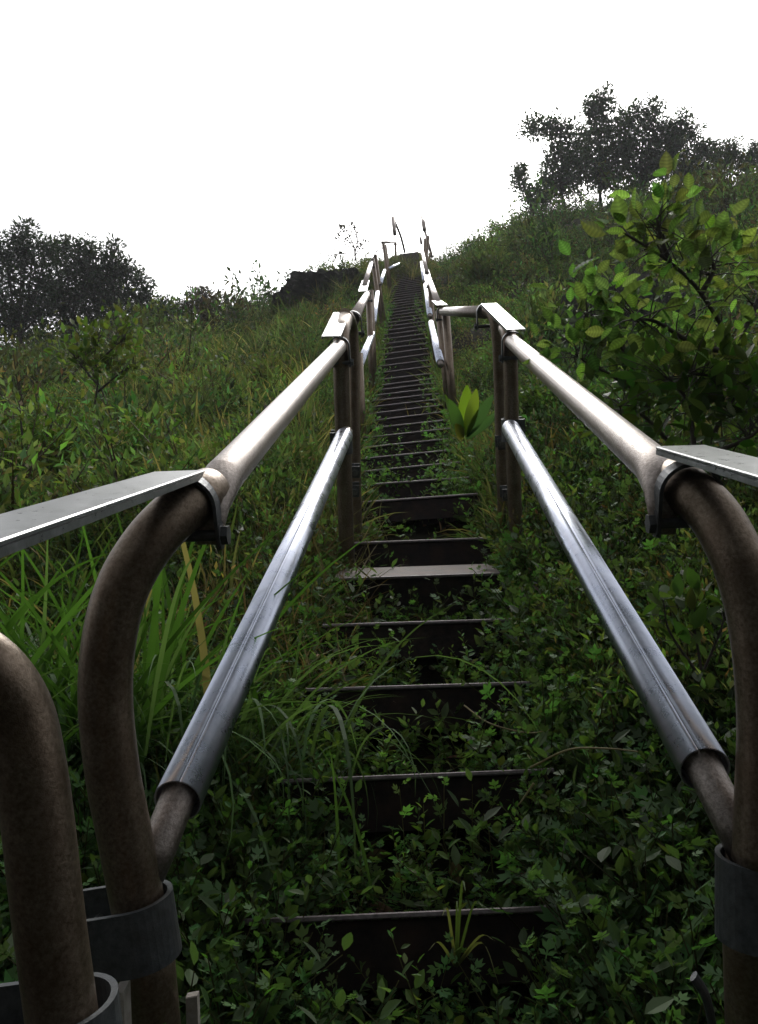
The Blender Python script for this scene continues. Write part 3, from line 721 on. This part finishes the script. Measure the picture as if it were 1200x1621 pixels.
# left shrubs
st = [[(150, 640, 4.6), (155, 600, 4.6), (150, 560, 4.6), (160, 530, 4.6)], [(155, 620, 4.6), (185, 595, 4.6), (215, 575, 4.6)], [(155, 610, 4.6), (130, 580, 4.6), (115, 560, 4.6)], [(160, 570, 4.6), (180, 550, 4.6), (200, 535, 4.6)]]
leafy('sapling', 150, 4.6, st, 'small bright leafy sapling with forked stem on the left hillside', 'sapling', None, OVAL, .055, (.08, .12, .035), M_LEAF, .007, 110, .17)
for (px, py, w, h, lab, cl) in [
    (30, 800, 130, 170, 'green bush at the far left just above the left cover plate', (.06, .10, .02)),
    (190, 800, 130, 130, 'sprawling dark green bush above the middle of the left cover plate', (.045, .085, .02)),
    (60, 640, 150, 90, 'rounded olive bush at the far left under the left skyline trees', (.05, .065, .025)),
    (40, 560, 130, 50, 'dark bush at the foot of the leftmost skyline tree', (.035, .05, .02)),
    (225, 560, 80, 70, 'upright yellow green bush at the right foot of the left trees', (.07, .095, .025)),
    (335, 540, 80, 60, 'low brownish bush on the skyline between the left trees and the rock', (.06, .055, .03)),
    (430, 650, 80, 70, 'pale leafy bush in the grass left of the upper stairway', (.07, .09, .035)),
    (870, 690, 80, 80, 'bush tucked behind the right middle post', (.05, .09, .022)),
    (880, 560, 90, 70, 'rounded bush on the slope above the bend in the right handrail', (.05, .08, .025)),
    (770, 460, 70, 50, 'small olive bush on the slope right of the top of the stairway', (.055, .075, .03)),
    (850, 420, 80, 50, 'grey green bush high on the slope under the leaning tree', (.045, .06, .03)),
    (1040, 420, 120, 70, 'broad bush growing over the right rock face', (.05, .07, .025)),
    (1130, 340, 120, 50, 'brownish bush under the right skyline trees', (.06, .06, .03))]:
    _hx, z = hit(px, py)
    b0 = gz(px, z); sst_ = []
    for k in range(7):
        a = random.uniform(-1, 1); hh = h*random.uniform(.6, 1.1)
        # stem tips stand above the ground point; scale h px at this depth
        tip = b0+UP*(hh/F_PX*z)+s2w(a*w*.5/F_PX*z, 0.0, random.uniform(-.5, .5)*w/F_PX*z)
        sst_.append((b0, b0*.5+tip*.5+UP*.03, tip))
    root = empty('bush', b0, lab, 'bush', 'bushes on the hillside'); mb = MB(); lf = MB(); sp_ = w/F_PX*z*.22; n = 170
    for tr in sst_:
        q = smooth_pts(tr, 4); tube(mb, q, np.linspace(.012, .004, len(q)), 5, False)
        t = rng.uniform(.25, 1, n); p = q[(t*(len(q)-1)).astype(int)]+rng.normal(0, 1, (n, 3))*sp_
        dd = rng.normal(0, .6, (n, 3))+UP*.4+(p-b0)/np.linalg.norm(p-b0, axis=1)[:, None]*.5
        Lf = max(.035, .0075*z+.02)
        inst(lf, OVAL if z < 4 else SMALL, rot_to(dd, rng.normal(0, .5, n))*(Lf*rng.uniform(.6, 1.2, n))[:, None, None], p, jit(cl, n, .28))
    mb.build('branches', M_BARK, root, True); lf.build('leaves', M_LEAF, root)
# broad upright leaves right of the stairs
b0 = P(735, 680, 4.0); mb = MB()
def lance(base, tip, w, bend, col):
    base, tip = np.asarray(base), np.asarray(tip); ax = tip-base; sidev = nrm(np.cross(ax, AX_F)); n = 9; v = []; t = []
    for i in range(n+1):
        u = i/n; c = base+ax*u+AX_F*(-bend*math.sin(u*PI*.5)*.08); ww = w*math.sin(PI*min(.98, .08+u*.9))**.8
        v += [c-sidev*ww-AX_F*.012, c, c+sidev*ww-AX_F*.012]
        if i:
            for k in (0, 1): a = (i-1)*3+k; t += [(a, a+1, a+4), (a, a+4, a+3)]
    mb.add(v, t, None, col)
for bx, by, tx, ty, w, cl in [(735, 690, 738, 600, .045, (.16, .27, .03)), (732, 690, 712, 622, .035, (.06, .13, .04)), (740, 690, 775, 615, .032, (.05, .11, .05)), (738, 690, 752, 606, .036, (.17, .24, .04)),
                              (733, 695, 722, 660, .028, (.20, .20, .04)), (738, 695, 790, 640, .026, (.05, .11, .05)), (730, 690, 698, 614, .022, (.07, .13, .03))]:
    lance(P(bx, by, 4.0), P(tx+rng.normal(0, 4), ty+14, 4.0-rng.uniform(-.1, .25)), w*.85, 1, np.array(cl)*.55)
o = mb.build('broadleaf_plant', M_BIGLEAF, smooth=True, origin=b0); tag(o, 'upright plant with broad yellow green blades right of the upper stairway', 'plant')
# grass seedling on the lowest step
b0 = P(722, 1530, 1.28); mb = MB()
for tx, ty, w, dr in [(737, 1410, .004, 0), (768, 1440, .0035, 0), (700, 1450, .004, 1), (678, 1505, .004, 1), (785, 1490, .004, 1), (790, 1560, .004, 1), (724, 1440, .003, 0)]:
    m_ = P((722+tx)/2+(tx-722)*.1, min(1500, ty)-8, 1.22); pts = smooth_pts([b0, m_, P(tx, ty, 1.15)], 5); k = len(pts); sd_ = nrm(np.cross(pts[-1]-pts[0], AX_F)); v = []; t = []
    for i in range(k):
        ww = .6*w*(1-(i/(k-1))**2*.9); v += [pts[i]-sd_*ww, pts[i]+sd_*ww]
        if i: a = 2*(i-1); t += [(a, a+1, a+3), (a, a+3, a+2)]
    mb.add(v, t, None, (.11, .12, .05) if dr else (.05, .08, .025))
o = mb.build('grass_seedling', M_GRASS, origin=b0); tag(o, 'small yellowing grass seedling growing through the lowest visible step', 'plant')
# twigs
for pts, lab in [([(845, 1240, 1.5), (830, 1262, 1.5), (820, 1275, 1.5)], 'broken pale twig hanging at the right end of the second step up'),
                 ([(735, 1117, 1.9), (775, 1145, 1.8), (835, 1160, 1.75), (870, 1155, 1.7)], 'thin bent dry stem lying across the right side of the third step up'),
                 ([(840, 1215, 1.5), (900, 1187, 1.45), (960, 1185, 1.4), (1010, 1190, 1.4)], 'straight yellow green stem lying right of the second step up')]:
    mb = MB(); q = chain(pts); tube(mb, q, np.linspace(.0022, .0012, len(q)), 6); o = mb.build('twig', M_DRY, origin=q[0]); tag(o, lab, 'twig', 'loose twigs on the steps')
    col = np.tile([.20, .17, .08, 1], (len(o.data.vertices), 1)).astype(np.float32); o.data.color_attributes['Col'].data.foreach_set('color', col.ravel())

# ================================================================== ROCKS
def rock(px, z, rx, ry, rz, label, lift=0.0, base=None):
    b = gz(px, z) if base is None else base; n = 72; m = 44; v = []; q = []
    th = np.linspace(0, PI, m); phs = np.linspace(0, 2*PI, n, endpoint=False)
    for a in th:
        for p_ in phs:
            d = np.array([math.sin(a)*math.cos(p_), math.sin(a)*math.sin(p_), math.cos(a)])
            k = 1+.45*(float(vnoise(np.array(d[0]*2.3+px), np.array(d[2]*2.3+d[1]*2), 9))-.5)+.30*(float(vnoise(np.array(d[0]*6+px), np.array(d[2]*7+d[1]*5), 8))-.5)+.20*(float(vnoise(np.array(d[0]*15+px), np.array(d[2]*17+d[1]*13), 6))-.5)
            k *= 1-.0*d[2]; v.append(b+np.array([d[0]*rx, d[1]*ry, d[2]*rz+lift])*k)
    for i in range(m-1):
        for j in range(n): q.append((i*n+j, i*n+(j+1) % n, (i+1)*n+(j+1) % n, (i+1)*n+j))
    mb = MB(); mb.add(v, None, q); o = mb.build('rock_outcrop', M_ROCK, origin=b); tag(o, label, 'rock', 'rock outcrops')
rock(528, 17.5, 1.1, .8, .34, 'dark mossy rock outcrop on the skyline left of the stair top', .12)
rock(1000, 7.5, .55, .4, .42, 'dark layered rock face behind the big leaved shrub', .3)
rock(950, 7.0, .30, .25, .26, 'small dark rock face low behind the big leaved shrub', .15)

# ================================================================== SKYLINE TREES
def tree(base, z, blobs, label, group, col, leaf=.13, dens=1.0, name='tree', r0=.07, cat='tree', trunkpx=None):
    b = np.asarray(base); root = empty(name, b, label, cat, group); mb = MB(); lf = MB()
    cs = [np.array(P(x, y, zz)) for x, y, r, zz in blobs]
    cen = np.mean(cs, axis=0); fork = b+(cen-b)*.35
    tube(mb, smooth_pts([b-UP*.2, (b+fork)/2+rng.normal(0, .05, 3), fork], 4), np.linspace(r0, r0*.7, 9), 8, False)
    for c, (x, y, r, zz) in zip(cs, blobs):
        R = r/F_PX*zz; mid = fork*.5+c*.5+rng.normal(0, .12*R, 3)
        sp = smooth_pts([fork, mid, c], 4); tube(mb, sp, np.linspace(r0*.5, r0*.18, len(sp)), 6, False)
        nc = max(10, int(36*dens*(R/.5)**1.7)); u = rng.normal(0, 1, (nc, 3)); u /= np.linalg.norm(u, axis=1)[:, None]
        cc = c+u*R*1.3*(rng.uniform(.15, 1, (nc, 1))**.6)*np.array([1, 1, .9])
        for q in cc: tube(mb, [c+(q-c)*.1, (c+q)/2+rng.normal(0, .05*R, 3)+UP*.03*R, q], [r0*.16, r0*.11, r0*.06], 4, False)
        nl = 30; qq = np.repeat(cc, nl, 0); off = rng.normal(0, 1, (len(qq), 3)); off /= np.linalg.norm(off, axis=1)[:, None]
        off *= (leaf*1.7)*rng.uniform(.3, 1, (len(qq), 1))*np.array([1, 1, .7])
        dd = off/leaf+rng.normal(0, .3, off.shape)+UP*.2
        inst(lf, SMALL, rot_to(dd, rng.normal(0, .5, len(qq)))*(leaf*rng.uniform(.6, 1.2, len(qq)))[:, None, None], qq+off, jit(col, len(qq), .3))
    mb.build('trunk', M_BARK, root, True); lf.build('crown', M_FARLEAF, root)
GT = 'trees on the right skyline'; colR = (.052, .082, .042)
def gb(px, z): return gz(px, z)-UP*.1
zR = 26
tree(gb(850, 25), 25, [(845, 322, 12, 25), (826, 282, 13, 25), (835, 300, 11, 25), (822, 270, 10, 25), (858, 312, 16, 25)], 'small low tree at the left end of the right skyline trees', GT, colR, .13)
tree(gb(900, 26), 26, [(842, 200, 17, 26), (868, 198, 16, 26), (888, 205, 18, 26), (900, 232, 24, 26), (880, 262, 20, 26.), (872, 285, 18, 26), (895, 290, 24, 26), (868, 308, 18, 26), (910, 262, 20, 26)], 'wind bent tree leaning left over the skyline on the right', GT, colR, .14)
tree(gb(955, 27), 27, [(955, 152, 15, 27), (940, 165, 14, 27), (932, 185, 15, 27), (960, 190, 22, 27), (945, 218, 25, 27), (930, 250, 28, 27), (965, 262, 26, 27), (925, 285, 24, 27), (960, 285, 24, 27), (985, 235, 20, 27)], 'tallest tree of the right skyline group with a narrow pointed top', GT, colR, .14)
tree(gb(1020, 27.5), 27.5, [(1020, 172, 15, 27.5), (1038, 178, 13, 27.5), (1000, 190, 16, 27.5), (1030, 205, 18, 27.5), (1000, 222, 26, 27.5), (1035, 245, 26, 27.5), (1005, 265, 26, 27.5), (1045, 222, 18, 27.5), (1045, 270, 22, 27.5), (1010, 285, 20, 27.5), (1055, 200, 12, 27.5)], 'second tallest right skyline tree, right of the pointed one', GT, colR, .14)
tree(gb(1090, 27), 27, [(1078, 195, 12, 27), (1090, 212, 16, 27), (1075, 232, 22, 27), (1110, 235, 20, 27), (1085, 262, 24, 27), (1120, 262, 20, 27), (1068, 212, 14, 27), (1060, 255, 20, 27), (1100, 280, 18, 27)], 'rounded tree right of the two tallest on the right skyline', GT, colR, .14)
tree(gb(1150, 28), 28, [(1135, 238, 14, 28), (1152, 245, 15, 28), (1165, 238, 10, 28), (1140, 262, 18, 28), (1170, 262, 14, 28)], 'low tree near the right edge of the right skyline', GT, colR, .13)
tree(gb(1205, 28), 28, [(1190, 240, 10, 28), (1200, 250, 14, 28), (1230, 240, 18, 28), (1185, 256, 10, 28)], 'tree cut off by the right edge of the photo on the skyline', GT, colR, .13)
GL = 'trees on the left skyline'; colL = (.038, .060, .034)
tree(gb(30, 19), 19, [(45, 368, 14, 19), (35, 385, 17, 19), (10, 400, 22, 19), (-30, 400, 26, 19), (50, 410, 24, 19), (20, 440, 30, 19), (-40, 450, 34, 19), (50, 475, 28, 19), (0, 490, 30, 19), (70, 440, 22, 19), (60, 500, 22, 19), (20, 515, 24, 19), (-20, 430, 24, 19), (75, 395, 12, 19)], 'dark dense tree at the left edge with the highest left crown', GL, colL, .12, 1.1)
tree(gb(110, 20), 20, [(100, 383, 15, 20), (125, 390, 16, 20), (88, 405, 20, 20), (120, 418, 25, 20), (95, 450, 28, 20), (130, 465, 26, 20), (100, 488, 26, 20), (140, 410, 16, 20), (135, 435, 22, 20), (80, 470, 22, 20), (140, 500, 22, 20), (110, 510, 20, 20)], 'dark tree in the middle of the left skyline group', GL, colL, .12, 1.1)
tree(gb(180, 20), 20, [(178, 398, 14, 20), (172, 418, 14, 20), (205, 428, 16, 20), (180, 445, 24, 20), (222, 445, 15, 20), (150, 440, 20, 20), (205, 468, 22, 20), (170, 482, 26, 20), (232, 470, 11, 20), (222, 492, 20, 20), (190, 425, 12, 20), (160, 465, 22, 20), (180, 505, 22, 20), (215, 510, 18, 20), (245, 492, 9, 20)], 'dark tree sloping down at the right end of the left skyline group', GL, colL, .12, 1.1)
tree(gb(320, 20), 20, [(308, 472, 11, 20), (325, 470, 10, 20), (338, 480, 10, 20), (295, 485, 12, 20), (315, 488, 12, 20)], 'small bare looking shrub on the left skyline before the rock', GL, (.05, .045, .03), .10, .8)
tree(gb(265, 19), 19, [(255, 488, 8, 19), (272, 490, 9, 19), (248, 500, 12, 19)], 'tiny shrub in the dip of the left skyline', GL, colL, .10, .8)
# thin sapling against the sky
b0 = gb(560, 20); root = empty('sapling', b0, 'spindly sparse sapling against the white sky left of the stair top', 'sapling'); mb = MB(); lf = MB()
for st in [[(563, 412), (560, 390), (552, 372), (541, 355)], [(562, 400), (566, 380), (560, 358), (556, 346)], [(562, 405), (572, 388), (577, 376)], [(560, 392), (548, 380), (530, 376)], [(541, 360), (530, 355)], [(556, 400), (535, 402), (524, 404)]]:
    q = chain([(a, b, 20) for a, b in st]); tube(mb, q, np.linspace(.02, .008, len(q)), 4, False)
    n = 26; t = rng.uniform(.3, 1, n); p = q[(t*(len(q)-1)).astype(int)]+rng.normal(0, .05, (n, 3)); dd = rng.normal(0, 1, (n, 3))
    inst(lf, SMALL, rot_to(dd)*(.11*rng.uniform(.6, 1.2, n))[:, None, None], p, jit((.05, .055, .03), n))
mb.build('trunk', M_BARK, root); lf.build('crown', M_FARLEAF, root)

# ================================================================== UNSEEN SHADING CANOPY
mb = MB(); n = 16000  # leaves and trunks added out of view to darken the foreground
D = nrm(np.array([0, -1.0, .75])); u = rng.normal(0, 1, (n, 3)); u /= np.linalg.norm(u, axis=1)[:, None]
u = u[(u@D > .12) & (u[:, 2] > -.9) & (u[:, 1] < -.12)]; rr = 2.6+2.4*rng.random(len(u))**.7; lump = vnoise(u[:, 0]*5+9, u[:, 2]*5+u[:, 1]*3, 77); u2 = u*rr[:, None]; k = (lump > .22); u2 = u2[k]
inst(mb, OVAL, rot_to(rng.normal(0, 1, u2.shape), rng.normal(0, 1, len(u2)))*rng.uniform(.2, .42, len(u2))[:, None, None], u2, jit((.03, .05, .02), len(u2)))
for x, y in [(-2.4, -2.6), (1.9, -3.2), (-.6, -4.4), (3.2, -1.6)]:
    tube(mb, [(x, y, -6), (x+.1, y, -1), (x-.1, y+.3, 3.2)], [.14, .11, .05], 8, col=(.03, .025, .02))
o = mb.build('shade_canopy', M_FARLEAF); tag(o, 'unseen added forest at the foot of the stairway behind the viewer', 'canopy', kind='stuff')

# ================================================================== ADDED HAZE VOLUME
mb = MB(); box(mb, (0, 18, 9), (1, 0, 0), (0, 1, 0), (0, 0, 1), 47, 46, 42)  # volume added to lift the dark far tones, imitating lens glare
hz = mb.build('haze', M_SOIL, origin=(0, 18, 9)); hz.data.materials.clear()
hm = bpy.data.materials.new('veil_haze'); hm.use_nodes = True; hn = hm.node_tree.nodes
hn.remove(hn['Principled BSDF']); pv = hn.new('ShaderNodeVolumePrincipled'); pv.inputs['Density'].default_value = .0012; pv.inputs['Color'].default_value = (.95, .95, 1, 1); pv.inputs['Anisotropy'].default_value = .3
hm.node_tree.links.new(pv.outputs[0], hn['Material Output'].inputs['Volume']); hz.data.materials.append(hm)
tag(hz, 'thin pale haze added to lift the far tones like a lens veil', 'haze', kind='stuff')

# ================================================================== CAMERA, LIGHT
cam = bpy.data.cameras.new('camera'); co = bpy.data.objects.new('camera', cam); C.objects.link(co)
cam.sensor_fit = 'VERTICAL'; cam.sensor_height = 24; cam.lens = 24*F_PX/1621; cam.clip_start = .02; cam.clip_end = 3000
from mathutils import Matrix, Vector
cr, sr = math.cos(ROLL), math.sin(ROLL)
# image right axis in the scene frame: (cos, -sin); image up: (sin, cos)
cx = AX_X*cr-AX_U*sr; cu = AX_X*sr+AX_U*cr
co.matrix_world = Matrix(((cx[0], cu[0], -AX_F[0], 0), (cx[1], cu[1], -AX_F[1], 0), (cx[2], cu[2], -AX_F[2], 0), (0, 0, 0, 1)))
bpy.context.scene.camera = co
SUN_EL, SUN_AZ = math.radians(58), math.radians(12)   # azimuth from +Y towards +X
w = bpy.data.worlds.new('World'); bpy.context.scene.world = w; w.use_nodes = True
n = w.node_tree.nodes; l = w.node_tree.links; bg = n['Background']
sky = n.new('ShaderNodeTexSky'); sky.sky_type = 'NISHITA'; sky.sun_disc = False; sky.sun_elevation = SUN_EL; sky.sun_rotation = SUN_AZ
sky.dust_density = 6; sky.air_density = 1; sky.altitude = 500
hs = n.new('ShaderNodeHueSaturation'); hs.inputs['Saturation'].default_value = .18; hs.inputs['Value'].default_value = 1.0
l.new(sky.outputs[0], hs.inputs['Color']); l.new(hs.outputs[0], bg.inputs['Color']); bg.inputs['Strength'].default_value = .15
sd = bpy.data.lights.new('sun', 'SUN'); sd.energy = .8; sd.angle = math.radians(20); sd.color = (1, .97, .92)
so = bpy.data.objects.new('sun', sd); C.objects.link(so)
dirv = Vector((math.sin(SUN_AZ)*math.cos(SUN_EL), math.cos(SUN_AZ)*math.cos(SUN_EL), math.sin(SUN_EL)))
so.rotation_euler = dirv.to_track_quat('Z', 'Y').to_euler()
sc = bpy.context.scene
sc.view_settings.view_transform = 'Standard'; sc.view_settings.look = 'None'; sc.view_settings.exposure = .7; sc.view_settings.gamma = 1
sc.cycles.use_denoising = True; sc.cycles.max_bounces = 6; sc.cycles.transparent_max_bounces = 4
for o in bpy.data.objects:
    if '_o' in o: del o['_o']
